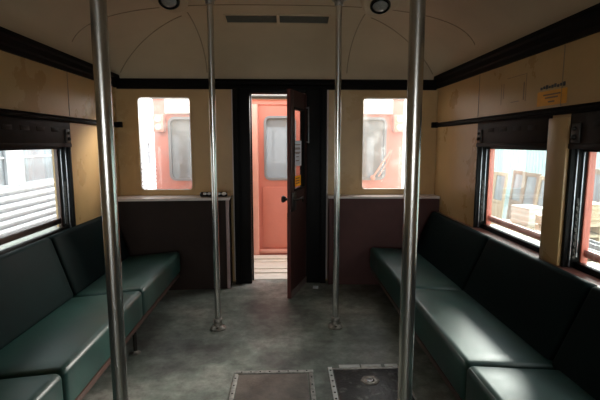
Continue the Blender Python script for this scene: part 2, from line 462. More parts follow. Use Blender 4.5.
# unseen rear bulkhead, its openings added to brighten the end wall
bm = BM(); RO = [(-1.45, -.52), (-.44, .32), (.40, 1.33)]; RZ0, RZ1 = .55, 1.97     # wide added glazing behind the camera
add_box(bm, XL - TH, XR + TH, YB - .08, YB, -.05, RZ0); add_box(bm, XL - TH, XR + TH, YB - .08, YB, RZ1, 2.5)
for a, b in zip([XL - TH] + [r[1] for r in RO], [r[0] for r in RO] + [XR + TH]): add_box(bm, a, b, YB - .08, YB, RZ0, RZ1)
struct('wall_rear', bm, 'dado_dark', 'dark rear bulkhead', 'wall')
bm = BM()
prof = [(0, 1.912), (.018, 1.912), (.018, 1.945), (.032, 1.955), (.032, 1.985), (.045, 1.995), (.045, 2.004), (0, 2.012)]
add_loft(bm, [[Vector((x, YE - p[0], p[1])) for p in prof] for x in (XL + .02, XR - .02)])
struct('trim_16', bm, 'cornice', 'dark wooden cornice above the end wall', 'cornice', 20)
for k, (W, lab) in enumerate(((LW, 'left'), (RW, 'right'))):
    wn += 1
    w = thing('window_%d' % wn, '%s end wall window with rounded corners' % lab, 'window', ((W[0] + W[1]) / 2, YE, W[2])); w['kind'] = 'structure'
    bm = BM(); add_ring_frame(bm, W[0] - .004, W[1] + .004, W[2] - .004, W[3] + .004, .020, -.008, .02, .055, fe)
    obj('window_frame', bm, 'cream', w)
    bm = BM(); add_ring_frame(bm, W[0] + .012, W[1] - .012, W[2] + .012, W[3] - .012, .008, -.004, .03, .04, fe)
    obj('window_bead', bm, 'white', w)
    bm = BM(); add_plate(bm, W[0] + .012, W[1] - .012, W[2] + .012, W[3] - .012, .032, .036, .04, fe)
    obj('pane', bm, 'endglass', w)

for a, b in RO:  # panes of the added rear openings, fill for the end wall
    wn += 1
    w = thing('window_%d' % wn, 'unseen rear window added to light the end wall', 'window', ((a + b) / 2, YB, RZ0)); w['kind'] = 'structure'
    bm = BM(); add_plate(bm, a, b, RZ0, RZ1, -.05, -.045, .01, lambda u, v, d: Vector((u, YB + d, v))); obj('pane', bm, 'endglass', w)
# black door surround
bm = BM()
D0 = .075
add_box(bm, -.497, DX0, YE - D0, YE + .075, 0, 1.912, .006)
add_box(bm, DX1, .402, YE - D0, YE + .075, 0, 1.912, .006)
add_box(bm, DX0 - .01, DX1 + .01, YE - D0 + .005, YE + .075, DZ, 1.912, .003)
for x0, x1 in ((-.497, -.44), (.345, .402)): add_box(bm, x0, x1, YE - D0 - .018, YE - D0 + .01, 0, 1.91, .005)
add_box(bm, DX0 - .02, DX0 + .012, YE + .02, YE + .05, 0, DZ, .003)
struct('door_2', bm, 'black', 'black wooden surround of the end doorway', 'door frame')
bm = BM()
add_box(bm, -.515, -.503, YE - .02, YE, .02, 1.91, .003); add_box(bm, .408, .424, YE - .02, YE, .02, 1.91, .003)
struct('trim_17', bm, 'ledge', 'thin pale beads along both sides of the black door surround', 'bead')
# hinged door leaf, swung inwards
hinge = Vector((.205, YE - D0 - .01, 0)); free = Vector((.046, 3.765, 0))
ax = (free - hinge); LWID = ax.length; ax.normalize(); nr = Vector((-ax.y, ax.x, 0))
if nr.x < 0: nr = -nr                       # nr points to the right: the leaf's inner face
def fd(u, v, d): return hinge + ax * u + nr * d + Vector((0, 0, v))
dl = thing('door_1', 'dark maroon end door swung open into the carriage', 'door', (hinge.x, hinge.y, 0)); dl['kind'] = 'structure'
def dbox(bm, u0, u1, v0, v1, d0, d1, bev=.003):
    T = Matrix(((ax.x, nr.x, 0, hinge.x), (ax.y, nr.y, 0, hinge.y), (0, 0, 1, 0), (0, 0, 0, 1)))
    add_box(bm, u0, u1, d0, d1, v0, v1, bev, T)
U1 = LWID
gu0, gu1, gz0, gz1 = .085, U1 - .100, .985, 1.70
bm = BM()
add_wall_hole(bm, 0, U1, .80, 1.855, gu0, gu1, gz0, gz1, -.030, 0, .015, fd)
dbox(bm, 0, U1, .012, .80, -.030, 0, 0)
dbox(bm, U1 - .085, U1 - .002, .82, 1.85, -.006, .006); dbox(bm, .002, .06, .82, 1.85, -.006, .006)
obj('door_leaf', bm, mat('door_maroon', (.060, .024, .020), .45, spec=.2, var=.25, vscale=4, bump=.02, bscale=30), dl)
bm = BM(); add_ring_frame(bm, gu0 - .012, gu1 + .012, gz0 - .012, gz1 + .012, .018, -.036, .008, .02, fd)
obj('glazing_bead', bm, 'black', dl)
bm = BM(); add_plate(bm, gu0 + .002, gu1 - .002, gz0 + .002, gz1 - .002, -.021, -.017, .012, fd)
obj('pane', bm, 'doorglass', dl)
bm = BM(); dbox(bm, U1 - .13, U1 - .012, .80, .965, 0, .014, .004)
lp = obj('lock_plate', bm, 'dkmetal', dl)
bm = BM()
add_tube(bm, [fd(U1 - .07, .905, .01), fd(U1 - .07, .905, .05), fd(U1 - .085, .91, .062), fd(U1 - .15, .915, .062), fd(U1 - .185, .90, .058), fd(U1 - .19, .87, .056)],
         [.013, .011, .011, .010, .009, .008], 10)
obj('lever_handle', bm, 'dkmetal', lp)
# knob on the outer face, seen past the free edge
bm = BM()
add_tube(bm, [fd(U1 - .05, .905, -.028), fd(U1 - .05, .905, -.060), fd(U1 - .05, .905, -.064), fd(U1 - .05, .905, -.082), fd(U1 - .05, .905, -.094), fd(U1 - .05, .905, -.098)],
         [.012, .012, .024, .033, .029, .012], 14)
obj('door_knob', bm, 'dkmetal', dl)
bm = BM(); dbox(bm, U1 - .001, U1 + .003, .012, 1.85, -.0295, -.0005, .001); dbox(bm, .0, U1, .012, .79, -.0335, -.0302, .001)
tag(obj('outer_face', bm, mat('dark_red_paint', (.13, .032, .026), .45, var=.3, vscale=6), dl), 'red painted outer face and edge')
bm = BM(); dbox(bm, .004, U1 - .004, .012, .075, 0, .008, .003)
tag(obj('kick_strip', bm, mat('kick_paint', (.16, .11, .095), .4, var=.3, vscale=20), dl), 'pale scuffed kick strip along the bottom')
bm = BM(); add_tube(bm, [fd(.028, 1.40, .03), fd(.028, 1.74, .03)], .007, 8)
for zz in (1.41, 1.73): add_tube(bm, [fd(.028, zz, .0), fd(.028, zz, .03)], .006, 8)
obj('pull_bar', bm, 'strip', dl)
# notices on the door glass
t = thing('paper_notice', 'pale printed notice stuck on the open door\'s glass', 'notice', fd((gu0 + gu1) / 2, 1.20, -.01))
bm = BM(); add_plate(bm, gu0 + .03, gu1 - .03, 1.19, 1.42, -.0162, -.0148, .003, fd); obj('sheet', bm, 'backlit_paper', t)
bm = BM()
for k, (z, a) in enumerate(((1.385, .9), (1.355, .7), (1.345, .85), (1.315, .9), (1.305, .6), (1.275, .4), (1.24, .5))):
    cu = (gu0 + gu1) / 2; hw = (gu1 - gu0 - .10) / 2 * a
    add_plate(bm, cu - hw, cu + hw, z - .0035, z + .0035, -.0147, -.0141, .001, fd, 1)
obj('print_lines', bm, 'inkfade', t)
t = thing('yellow_sticker', 'yellow sticker at the bottom of the open door\'s glass', 'sticker', fd((gu0 + gu1) / 2, 1.0, -.01))
bm = BM(); add_plate(bm, gu0 + .05, gu1 - .05, 1.005, 1.10, -.0162, -.0148, .006, fd); obj('sheet', bm, 'backlit_yellow', t)
bm = BM()
for z in (1.078, 1.055, 1.032):
    cu = (gu0 + gu1) / 2
    add_plate(bm, cu - .06, cu + .06, z - .005, z + .005, -.0147, -.0141, .001, fd, 1)
obj('print_lines', bm, 'inkfade', t)

# ------------------------------------------------------------------ panelled ledges under the end windows
def ledge(label, x0, x1, yin, yout, m, inner):
    """x0 wall side .. x1 door side; front face at yout (wall side) to yin (door side)"""
    t = thing('panelled_ledge', label, 'ledge', ((x0 + x1) / 2, YE - .06, 0))
    s = 1 if x1 > x0 else -1
    bm = BM()
    add_loft(bm, [[Vector(p) for p in ((x0, YE - .001, z), (x1, YE - .001, z), (x1, yin, z), (x0, yout, z))] for z in (.0, .865)])
    obj('front_panel', bm, m, t)
    bm = BM()
    add_loft(bm, [[Vector(p) for p in ((x0, YE - .001, z), (x1 + s * .012, YE - .001, z), (x1 + s * .012, yin - .016, z), (x0, yout - .016, z))] for z in (.866, .887)])
    obj('ledge_top', bm, 'ledge', t)
    bm = BM(); add_box(bm, x1 - s * .022, x1 + s * .006, yin - .012, yin + .012, .002, .865, .004)
    obj('edge_trim', bm, inner, t)
    return t
ledge('dark panelled ledge under the left end window, behind the left bench', XL + .002, -.540, YE - .22, YE - .28, 'dado_dark', 'pinktrim')
ledge('maroon panelled ledge under the right end window, behind the right bench', XR - .002, .430, YE - .13, YE - .17, 'dado', 'dado')

# black and white beaded bar lying on the left ledge
t = thing('beaded_bar', 'short black bar with white beads lying on the left ledge', 'bar', (-.68, YE - .15, .888))
bm = BM(); YY = YE - .15
add_tube(bm, [(-.815, YY, .912), (-.805, YY, .912), (-.565, YY, .912), (-.555, YY, .912)], [.014, .023, .023, .016], 12)
for x in (-.785, -.72, -.655, -.60): add_ball(bm, (x, YY, .912), .0245, (1.2, 1, 1))
obj('bar', bm, 'blackgloss', t)
for k, x in enumerate((-.765, -.725, -.680, -.632, -.585)):
    bm = BM(); add_ball(bm, (x, YY - .014, .920), .022 if k == 4 else .0165, (1.1, 1, .8)); obj('bead', bm, 'whitegloss', t)

# ------------------------------------------------------------------ grab poles
def make_pole(label):
    t = thing('grab_pole', label, 'pole', (0, 0, 0))
    bm = BM(); add_tube(bm, [(0, 0, .05), (0, 0, 1.2), (0, 0, 2.40)], .0225, 28); obj('tube', bm, 'steel', t)
    bm = BM()
    add_lathe(bm, [(.056, 0), (.058, .010), (.050, .020), (.034, .032), (.030, .050), (.033, .058), (.033, .078), (.028, .084), (.0232, .085)], 28)
    f = obj('floor_flange', bm, 'flange', t)
    for k in range(3):
        a = 2 * PI * k / 3 + .5; bm = BM()
        add_lathe(bm, [(.006, .018), (.007, .024), (.003, .028)], 8, Matrix.Translation((.044 * math.cos(a), .044 * math.sin(a), 0)))
        obj('screw', bm, 'dkmetal', f)
    bm = BM(); add_lathe(bm, [(.0232, 2.345), (.030, 2.35), (.032, 2.37), (.05, 2.385), (.052, 2.42)], 28); obj('ceiling_flange', bm, 'flange', t)
    return t
PO = [(-.518, 1.29, 'steel grab pole nearest the camera on the left'), (.380, 1.29, 'steel grab pole nearest the camera on the right'),
      (-.514, 3.17, 'far steel grab pole left of the open door, in front of the left ledge'), (.380, 3.17, 'far steel grab pole right of the open door, in front of the right ledge')]
p0 = make_pole(PO[0][2])
for i, (x, y, lab) in enumerate(PO):
    t = p0 if i == 0 else copy_tree(p0)
    t.location = (x, y, 0); t['label'] = lab; t['group'] = 'steel grab poles'

# ------------------------------------------------------------------ bench seats
def cushion(bm, fn, w, h, y0, y1, r, puff):
    """rounded cushion: profile w x h (local u,v), along y; fn(u,v,y)->world"""
    rings = []
    L_ = y1 - y0
    st = [(0, .030), (.006, .014), (.016, .005), (.032, 0)]
    ts = [(y0 + a, d) for a, d in st] + [(y0 + L_ * k / 10, 0) for k in range(1, 10)] + [(y1 - a, d) for a, d in st[::-1]]
    for y, d in ts:
        k = 1 - (2 * (y - y0) / L_ - 1) ** 4
        P = rrect(w - 2 * d, h - 2 * d, max(r - d, .01), 7)
        ring = []
        # add points along the top for the puff
        for u, v in P:
            ring.append(fn(u, v + (puff * k * max(0, 1 - (2 * u / w) ** 2) if v > 0 else 0), y))
        rings.append(ring)
    add_loft(bm, rings)

def bench(side, s, x_front, x_back, x_top, z_top, yend, label):
    t = thing('bench_seat', label, 'bench', ((x_front + x_back) / 2, 2.0, 0))
    divs = [yend, 2.92, 1.845, .77, -.305]
    zs, zb = .405, .195
    xw = XL if s < 0 else XR
    # seat cushions: from x_front to a little behind the backrest foot
    xin = x_back + s * .06
    cx = (x_front + xin) / 2; w = abs(xin - x_front); tilt = .050 if s < 0 else .032
    for i, (y1, y0) in enumerate(zip(divs, divs[1:])):
        bm = BM()
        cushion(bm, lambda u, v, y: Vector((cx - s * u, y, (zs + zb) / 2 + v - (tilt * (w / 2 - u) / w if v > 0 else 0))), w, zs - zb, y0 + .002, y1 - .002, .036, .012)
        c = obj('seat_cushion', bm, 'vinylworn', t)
        bm = BM()
        # welt along the front top edge (on the cushion's rounded corner) and the two ends
        e = .0135
        add_tube(bm, [(x_front + s * e, lerp(y0 + .03, y1 - .03, k / 14), zs - e + .001) for k in range(15)], .0042, 6)
        obj('welt', bm, 'piping', c)
    # backrest pads: slab leaning outwards
    foot = Vector((x_back, 0, zs - .04)); top = Vector((x_top, 0, z_top))
    dv = (top - foot); Hh = dv.length; dv.normalize()
    nv = Vector((dv.z, 0, -dv.x)) * s                      # pointing towards the wall
    thk = .11
    bdivs = [yend - .01 if s < 0 else YE - .225, 2.92, 1.90, .77, -.305]
    for i, (y1, y0) in enumerate(zip(bdivs, bdivs[1:])):
        bm = BM()
        # local v: outwards from the face (towards the sitter), u: along height
        def fb(u, v, y): 
            p = foot + dv * (Hh / 2 + u) + nv * (thk / 2 - v)
            return Vector((p.x, y, p.z))
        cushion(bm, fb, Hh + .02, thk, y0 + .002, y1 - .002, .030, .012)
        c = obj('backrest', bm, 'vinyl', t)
    # frame under the cushions
    bm = BM()
    add_box(bm, x_front + s * .012, x_front + s * .040, divs[-1], yend - .02, .160, .194, .004)
    add_box(bm, x_front + s * .05, xw - s * .01, divs[-1], yend - .02, .172, .192)
    obj('front_rail', bm, 'rail', t)
    bm = BM(); add_box(bm, xw - s * .004, xw - s * .03, divs[-1], yend, .0, .20)
    add_box(bm, xw - s * .004, xw - s * .05, divs[-1], yend, .40, .66)
    obj('back_board', bm, 'dado_dark', t)
    for y in (2.80, 1.72, .65):
        bm = BM(); xl = x_front + s * .030
        add_tube(bm, [(xl, y, .005), (xl, y, .165)], .0135, 12)
        l = obj('leg', bm, 'dkmetal', t)
        bm = BM(); add_lathe(bm, [(.034, 0), (.034, .006), (.018, .012), (.0145, .020)], 16, Matrix.Translation((xl, y, 0)))
        obj('foot_plate', bm, 'flange', l)
    return t
bench('left', -1, -.980, -1.435, -1.565, .772, 4.0, 'long dark green vinyl bench along the left wall')
bench('right', 1, .815, 1.235, 1.405, .752, 4.10, 'long dark green vinyl bench along the right wall')

# ------------------------------------------------------------------ ceiling lamps and vents
def surf_frame(x, y):
    e = .004
    p = Vector((x, y, ceil_z(x, y)))
    tx = (Vector((x + e, y, ceil_z(x + e, y))) - Vector((x - e, y, ceil_z(x - e, y)))).normalized()
    ty = (Vector((x, y + e, ceil_z(x, y + e))) - Vector((x, y - e, ceil_z(x, y - e)))).normalized()
    n = tx.cross(ty); n = -n if n.z > 0 else n           # pointing down into the room
    ty = n.cross(tx) if True else ty
    if ty.y < 0: ty = -ty
    m = Matrix((( tx.x, ty.x, n.x, p.x), (tx.y, ty.y, n.y, p.y), (tx.z, ty.z, n.z, p.z), (0, 0, 0, 1)))
    return m
for x, y, lab in ((-.785, 3.14, 'round black rimmed ceiling lamp on the left'), (.675, 3.19, 'round black rimmed ceiling lamp on the right')):
    F_ = surf_frame(x, y)
    FT = F_ @ Matrix.Translation((0, .0, .036)) @ Matrix.Rotation(math.radians(28), 4, 'X') @ Matrix.Scale(.80, 4)
    t = thing('ceiling_lamp', lab, 'lamp', F_.translation, 'unlit ceiling lamps')
    bm = BM()
    R = []
    for d, sc in ((-.012, 1.0), (.020, .99), (.042, .93), (.055, .80)):
        ring = []
        for k in range(40):
            a = 2 * PI * k / 40
            rr = .145 * (1 + .55 * max(0, math.sin(a)) ** 5)       # lip towards the end wall
            ring.append(F_ @ Vector((rr * sc * math.cos(a), rr * sc * math.sin(a), d if d < 0 else d * (1 + .55 * math.sin(a)))))
        R.append(ring)
    add_loft(bm, R); obj('mounting_pad', bm, 'ceiling', t)
    bm = BM(); add_lathe(bm, [(.062, .024), (.084, .024), (.090, .032), (.090, .048), (.082, .058), (.070, .058), (.065, .046)], 32, FT, cap=False)
    obj('rim', bm, 'blackgloss', t)
    bm = BM(); add_lathe(bm, [(.068, .036), (.064, .050), (.048, .062), (.024, .068), (.002, .069)], 32, FT); obj('lamp_glass', bm, 'lampglass', t)

def dome_hit(px, py):
    """point of the ceiling met by a straight line from eye height through a direction (dx, dz per unit y)"""
    y = YA - .3
    while y < YE and EYE + py * y < ceil_z(px * y, y): y += .002
    return y
for (d0, d1, lab) in ((-.128, -.0165, 'left of the two grey vent grilles above the doorway'), (-.0155 + .004, .0975, 'right of the two grey vent grilles above the doorway')):
    y = dome_hit(0, (2.574 - EYE) / YE); 
    x0, x1 = d0 * y, d1 * y
    F_ = surf_frame((x0 + x1) / 2, y)
    t = thing('ceiling_vent', lab, 'vent', F_.translation, 'ceiling vent grilles')
    hw, hh = (x1 - x0) / 2, .072
    def fv(u, v, d, F_=F_): return F_ @ Vector((u, v, d))
    bm = BM(); add_ring_frame(bm, -hw - .010, hw + .010, -hh - .010, hh + .010, .012, -.03, .014, .004, fv, 2); obj('frame', bm, 'ceiling', t)
    bm = BM(); add_plate(bm, -hw, hw, -hh, hh, -.03, .003, .002, fv, 1)
    obj('backing', bm, 'vent', t)
    bm = BM()
    for k in range(7):
        v = lerp(-hh + .008, hh - .008, k / 6); add_plate(bm, -hw, hw, v - .003, v + .003, .003, .009, .001, fv, 1)
    obj('slats', bm, 'vent', t)

# ------------------------------------------------------------------ sticker and marks on the right wall
def fr(u, v, d): return Vector((XR - d, u, v))
t = thing('yellow_sticker', 'orange yellow sticker with torn black strip on the upper right wall', 'sticker', (XR, 2.45, 1.62))
bm = BM(); add_plate(bm, 2.315, 2.59, 1.612, 1.695, .0005, .002, .008, fr); obj('sheet', bm, 'yellow', t)
bm = BM()
for k in range(9):
    u = 2.335 + k * .026; add_plate(bm, u, u + .020, 1.705 + .003 * (k % 2), 1.728 - .004 * (k % 3), .0005, .0022, .003, fr, 2)
tag(obj('torn_strip', bm, 'ink', t), 'row of black torn scraps')
bm = BM()
for z, a, b in ((1.672, 2.37, 2.53), (1.655, 2.39, 2.51), (1.632, 2.42, 2.48)): add_plate(bm, a, b, z - .004, z + .004, .0021, .0028, .001, fr, 1)
obj('print_lines', bm, 'inkfade', t)
bm = BM()
for a, b, c, d in ((2.72, 2.725, 1.66, 1.83), (2.74, 2.752, 1.67, 1.78), (2.73, 2.96, 1.826, 1.829), (3.00, 3.006, 1.70, 1.80), (2.80, 2.90, 1.665, 1.669), (3.03, 3.035, 1.66, 1.80)):
    add_plate(bm, a, b, c, d, .0004, .0014, .001, fr, 1)
tag(obj('adhesive_mark', bm, 'adhesive'), 'brown outline left by a removed notice on the right wall', 'mark')
bm = BM()
for s, X in ((1, XR), (-1, XL)):
    pass
bm.free()

# ------------------------------------------------------------------ floor hatches and litter
t = thing('floor_hatch', 'brown floor hatch with aluminium edging, left of the dark plate', 'hatch', (-.07, 2.2, 0))
bm = BM(); add_box(bm, -.285, .130, 1.86, 2.495, -.01, .004, .001); obj('hatch_panel', bm, 'hatch', t)
for (a, b, c, d) in ((-.312, .168, 2.505, 2.535), (-.315, -.290, 1.84, 2.50), (.140, .165, 1.84, 2.50), (-.312, .168, 1.82, 1.845)):
    bm = BM(); add_box(bm, a, b, c, d, -.005, .007, .002)
    e = obj('edging', bm, 'alu', t)
    n = 8
    for k in range(n):
        bm = BM()
        x = lerp(a + .012, b - .012, (k + .5) / n); y = lerp(c + .012, d - .012, (k + .5) / n)
        add_lathe(bm, [(.005, .006), (.0055, .0085), (.002, .010)], 8, Matrix.Translation((x, y, 0)))
        obj('rivet', bm, 'dkmetal', e)
t = thing('floor_plate', 'dark scuffed floor plate with white edging beside the right pole', 'hatch', (.49, 2.25, 0))
bm = BM(); add_box(bm, .295, .705, 1.88, 2.535, -.01, .005, .001); obj('hatch_panel', bm, 'plate', t)
for a, b in ((.335, .465), (.475, .60), (.625, .705)):
    bm = BM(); add_box(bm, a, b, 2.558, 2.590, -.005, .006, .001); obj('edging', bm, 'white', t)
bm = BM(); add_box(bm, .262, .288, 1.88, 2.565, -.005, .007, .002); e = obj('edging', bm, 'white', t)
for k in range(11):
    bm = BM(); add_lathe(bm, [(.006, .006), (.0065, .009), (.002, .0105)], 8, Matrix.Translation((.275, 1.92 + .06 * k, 0)))
    obj('rivet', bm, 'dkmetal', e)
bm = BM(); add_box(bm, .289, .711, 2.537, 2.553, -.005, .004); add_box(bm, .707, .72, 1.88, 2.56, -.005, .006, .001); obj('edging', bm, 'alu', t)
bm = BM(); add_lathe(bm, [(.055, .004), (.055, .008), (.048, .011), (.026, .009), (.024, .005)], 6, Matrix.Translation((.497, 2.40, 0)) @ Matrix.Scale(1.05, 4, (1, 0, 0)))
l = obj('lock_ring', bm, 'flange', t)
bm = BM(); add_lathe(bm, [(.022, .0045), (.020, .010), (.004, .0105)], 12, Matrix.Translation((.494, 2.40, 0))); obj('keyhole', bm, 'blackgloss', l)

bm = BM()
P = [(.262, 4.06), (.285, 4.042), (.312, 4.05), (.318, 4.078), (.292, 4.098), (.268, 4.090)]
add_loft(bm, [[Vector((x, y, .002 + .010 * (i % 2) + dz)) for i, (x, y) in enumerate(P)] for dz in (0, .010)])
tag(obj('paper_scrap', bm, 'paper'), 'small crumpled white scrap on the floor by the open door', 'litter')

# ------------------------------------------------------------------ outside: gangway and red carriage
t = thing('gangway_plate', 'pale ribbed gangway planks outside the doorway', 'gangway', (-.07, 4.8, -.02))
for y0, y1, z in ((4.40, 4.60, .0), (4.612, 4.735, .008), (4.745, 5.00, .014), (5.012, 5.10, .018), (5.112, 5.27, .030)):
    bm = BM(); add_box(bm, -.42, .34, y0, y1, z - .05, z - .005, .006); obj('plank', bm, 'plank', t)
YR = 5.358
def f5(u, v, d): return Vector((u, YR + d, v))
rc = thing('railway_carriage', 'faded red railway carriage coupled beyond the doorway', 'carriage', (-.06, YR, -1.0))
RX0, RX1, RT = -1.575, 1.455, 1.93
w1 = (-1.395, -.80, .955, 1.70); w2 = (.645, 1.235, .955, 1.70); dw = (-.245, .125, .955, 1.715)
bm = BM()
add_wall_hole(bm, RX0, -.41, .5, RT, *w1, 0, .08, .07, f5)
add_wall_hole(bm, .29, RX1, .5, RT, *w2, 0, .08, .07, f5)
add_box(bm, RX0, -.41, YR, YR + .08, -.9, .5); add_box(bm, .29, RX1, YR, YR + .08, -.9, .5)
add_box(bm, -.41, .29, YR, YR + .08, -.9, .0); add_box(bm, -.41, .29, YR, YR + .08, 1.86, RT)
add_box(bm, RX0, RX0 + .06, YR + .08, YR + 9, -.9, .8); add_box(bm, RX1 - .06, RX1, YR + .08, YR + 9, -.9, .8)
add_box(bm, RX0, RX0 + .06, YR + .08, YR + 9, 1.5, RT); add_box(bm, RX1 - .06, RX1, YR + .08, YR + 9, 1.5, RT)
add_box(bm, RX0 + .06, RX1 - .06, YR + .08, YR + 9, -.2, -.02)
for k in range(8):
    yy = YR + .08 + k * 1.15
    for xx in (RX0, RX1 - .06): add_box(bm, xx, xx + .06, yy, yy + .25, .8, 1.5)
obj('body', bm, 'redpaint', rc)
bm = BM()
rp = [(RX0 - .03, RT - .01)] + [(-.06 + (RX1 - RX0 + .06) / 2 * math.cos(PI - PI * k / 24), RT + .07 * math.sin(PI * k / 24) ** .8) for k in range(1, 24)] + [(RX1 + .03, RT - .01)]
add_loft(bm, [[Vector((x, y, z)) for x, z in rp] for y in (YR - .02, YR + 9)])
obj('roof', bm, 'rooflight', rc)
bm = BM(); add_box(bm, RX0, RX1, YR - .05, YR + .01, 1.925, 1.965, .006); obj('gutter', bm, 'dkmetal', rc)
for w, nm in ((w1, 'a'), (w2, 'b')):
    bm = BM(); add_ring_frame(bm, w[0] - .012, w[1] + .012, w[2] - .012, w[3] + .012, .03, -.012, .03, .08, f5); wf = obj('window_frame', bm, 'grey', rc)
    bm = BM(); add_plate(bm, w[0] + .01, w[1] - .01, w[2] + .01, w[3] - .01, .03, .036, .06, f5); obj('pane', bm, 'filmglass', wf)
for x0, x1 in ((RX0 + .02, RX0 + .145), (RX1 - .145, RX1 - .02)):
    bm = BM(); add_box(bm, x0, x1, YR - .11, YR, 1.53, 1.735, .012); mk = obj('marker_lamp', bm, 'redlight', rc)
    for zz in (1.585, 1.68):
        bm = BM(); add_lathe(bm, [(.036, 0), (.036, .015), (.028, .02), (.002, .026)], 18, Matrix.Translation(((x0 + x1) / 2, YR - .108, zz)) @ Matrix.Rotation(PI / 2, 4, 'X'))
        obj('lens', bm, 'rooflight', mk)
# plain white panels over the two windows
for x0, x1 in ((RX0 + .15, -.62), (.50, RX1 - .15)):
    bm = BM(); add_box(bm, x0, x1, YR - .06, YR - .002, 1.745, 1.92, .01); obj('pale_panel', bm, 'rooflight', rc)
bm = BM()
add_box(bm, -.41, -.33, YR - .07, YR + .08, .0, 1.86, .006); add_box(bm, .21, .29, YR - .07, YR + .08, .0, 1.86, .006)
add_box(bm, -.35, -.325, YR - .02, YR + .02, .02, 1.86, .004)
obj('door_frame', bm, 'redlight', rc)
bm = BM()
add_wall_hole(bm, -.33, .21, .5, 1.86, *dw, .02, .06, .07, f5)
add_box(bm, -.33, .21, YR + .02, YR + .06, .0, .5)
add_box(bm, -.28, .16, YR + .006, YR + .022, .10, .86, .006)
dr = obj('door', bm, 'redpaint', rc)
bm = BM(); add_ring_frame(bm, dw[0] - .012, dw[1] + .012, dw[2] - .012, dw[3] + .012, .028, .008, .04, .075, f5); obj('window_frame', bm, 'grey', dr)
bm = BM(); add_plate(bm, dw[0] + .01, dw[1] - .01, dw[2] + .01, dw[3] - .01, .04, .046, .06, f5); obj('pane', bm, 'filmglass', dr)
bm = BM(); add_box(bm, -.33, .21, YR - .03, YR + .018, .03, .075, .004); tag(obj('door_sill', bm, 'redlight', rc), 'pale sill below the red door')
bm = BM()
add_tube(bm, [(1.08, YR - .05, .985), (1.19, YR - .05, 1.15), (1.30, YR - .05, 1.32)], .012, 8)
add_tube(bm, [(1.15, YR - .05, .99), (1.25, YR - .05, 1.16), (1.30, YR - .05, 1.30)], .008, 8)
add_lathe(bm, [(.03, 0), (.03, .05), (.01, .06)], 14, Matrix.Translation((1.08, YR, .975)) @ Matrix.Rotation(PI / 2, 4, 'X'))
obj('wiper', bm, 'redlight', rc)
bm = BM(); add_tube(bm, [(-.55, YR - .03, .3), (-.55, YR - .06, .4), (-.55, YR - .06, 1.3), (-.55, YR - .03, 1.4)], .012, 8); obj('handrail', bm, 'redlight', rc)

# ------------------------------------------------------------------ outside: fluted silver carriage, left
sx = -4.2
sc = thing('railway_carriage', 'silver fluted railway carriage outside the left windows', 'carriage', (sx, 6, -1.0))
bm = BM()
add_box(bm, sx - 2.6, sx - .03, -6, 16, -.9, .76); add_box(bm, sx - 2.6, sx - .03, -6, 16, 1.40, 2.05)
k = -6.0
while k < 16:
    add_box(bm, sx - .12, sx - .03, k, k + .42, .76, 1.40); k += 1.42
add_box(bm, sx - 2.6, sx - .03, -6, 16, 2.05, 2.2, .05)
obj('body', bm, 'silver', sc)
bm = BM()
n = 13
rings = []
prof = []
for i in range(n):
    z = -.85 + i * .122
    for a in range(7):
        t_ = a / 6; prof.append((sx - .025 + .030 * math.sin(PI * t_) ** .7, z + .108 * t_))
    prof.append((sx - .029, z + .1085)); prof.append((sx - .029, z + .1215))
prof += [(sx - .05, .745), (sx - .05, -.86)]
add_loft(bm, [[Vector((x, y, z)) for x, z in prof] for y in (-6, 16)])
obj('fluted_panel', bm, 'silver', sc)
bm = BM()
for i in range(n): add_box(bm, sx - .028, sx - .0245, -6, 16, -.85 + i * .122 + .1095, -.85 + i * .122 + .1205)
obj('flute_gap', bm, 'silverdk', sc)
k = -6.0 + .42
while k < 15:
    bm = BM(); add_box(bm, sx - .09, sx - .07, k, k + 1.0, .76, 1.40); w = obj('window', bm, 'outglass', sc)
    if k > 3:
        bm = BM(); add_box(bm, sx - .07, sx - .05, k, k + 1.0, 1.16, 1.19); add_box(bm, sx - .07, sx - .05, k + .02, k + .05, .76, 1.4); obj('window_bar', bm, 'silver', w)
    k += 1.42

# ------------------------------------------------------------------ outside: yard on the right
bm = BM(); add_box(bm, -14, 1.9, -8, 24, -1.25, -1.15); struct('ground_track', bm, 'gravel', 'gravel track bed beneath the carriages', 'ground')
bm = BM(); add_box(bm, 2.1, 16, -8, 24, -1.25, -1.05); struct('ground_yard', bm, 'concrete', 'pale concrete yard outside the right windows', 'ground')
bm = BM()
for i in range(150):
    y = -8 + i * .22
    add_box(bm, 10.0, 10.05, y, y + .19, -1.05, 2.6, .01)
add_box(bm, 10.04, 10.12, -8, 25, -1.05, 2.6)
struct('wall_shed', bm, 'aqua', 'pale aqua ribbed shed wall beyond the yard', 'wall')

def yard_door(x, y, w, h, lean, rz, m, label, glaz=.5, name='old_door'):
    t = thing(name, label, 'door', (x, y, -1.05), 'old doors stood in the yard')
    T = Matrix.Translation((x, y, -1.05)) @ Matrix.Rotation(rz, 4, 'Z') @ Matrix.Rotation(lean, 4, 'Y')
    b = .10
    def bx(bm, y0, y1, z0, z1, d0=-.02, d1=.02): add_box(bm, d0, d1, y0, y1, z0, z1, .004, T)
    bm = BM()
    bx(bm, -w / 2, -w / 2 + b, 0, h); bx(bm, w / 2 - b, w / 2, 0, h)
    bx(bm, -w / 2 + b, w / 2 - b, h - b, h); bx(bm, -w / 2 + b, w / 2 - b, 0, .16); bx(bm, -w / 2 + b, w / 2 - b, h * (1 - glaz) - .1, h * (1 - glaz))
    obj('door_frame', bm, m, t)
    bm = BM(); bx(bm, -w / 2 + b, w / 2 - b, .16, h * (1 - glaz) - .1, -.008, .008); obj('lower_panel', bm, m, t)
    bm = BM(); bx(bm, -w / 2 + b, w / 2 - b, h * (1 - glaz), h - b, -.004, .004); obj('pane', bm, 'outglass', t)
    return t
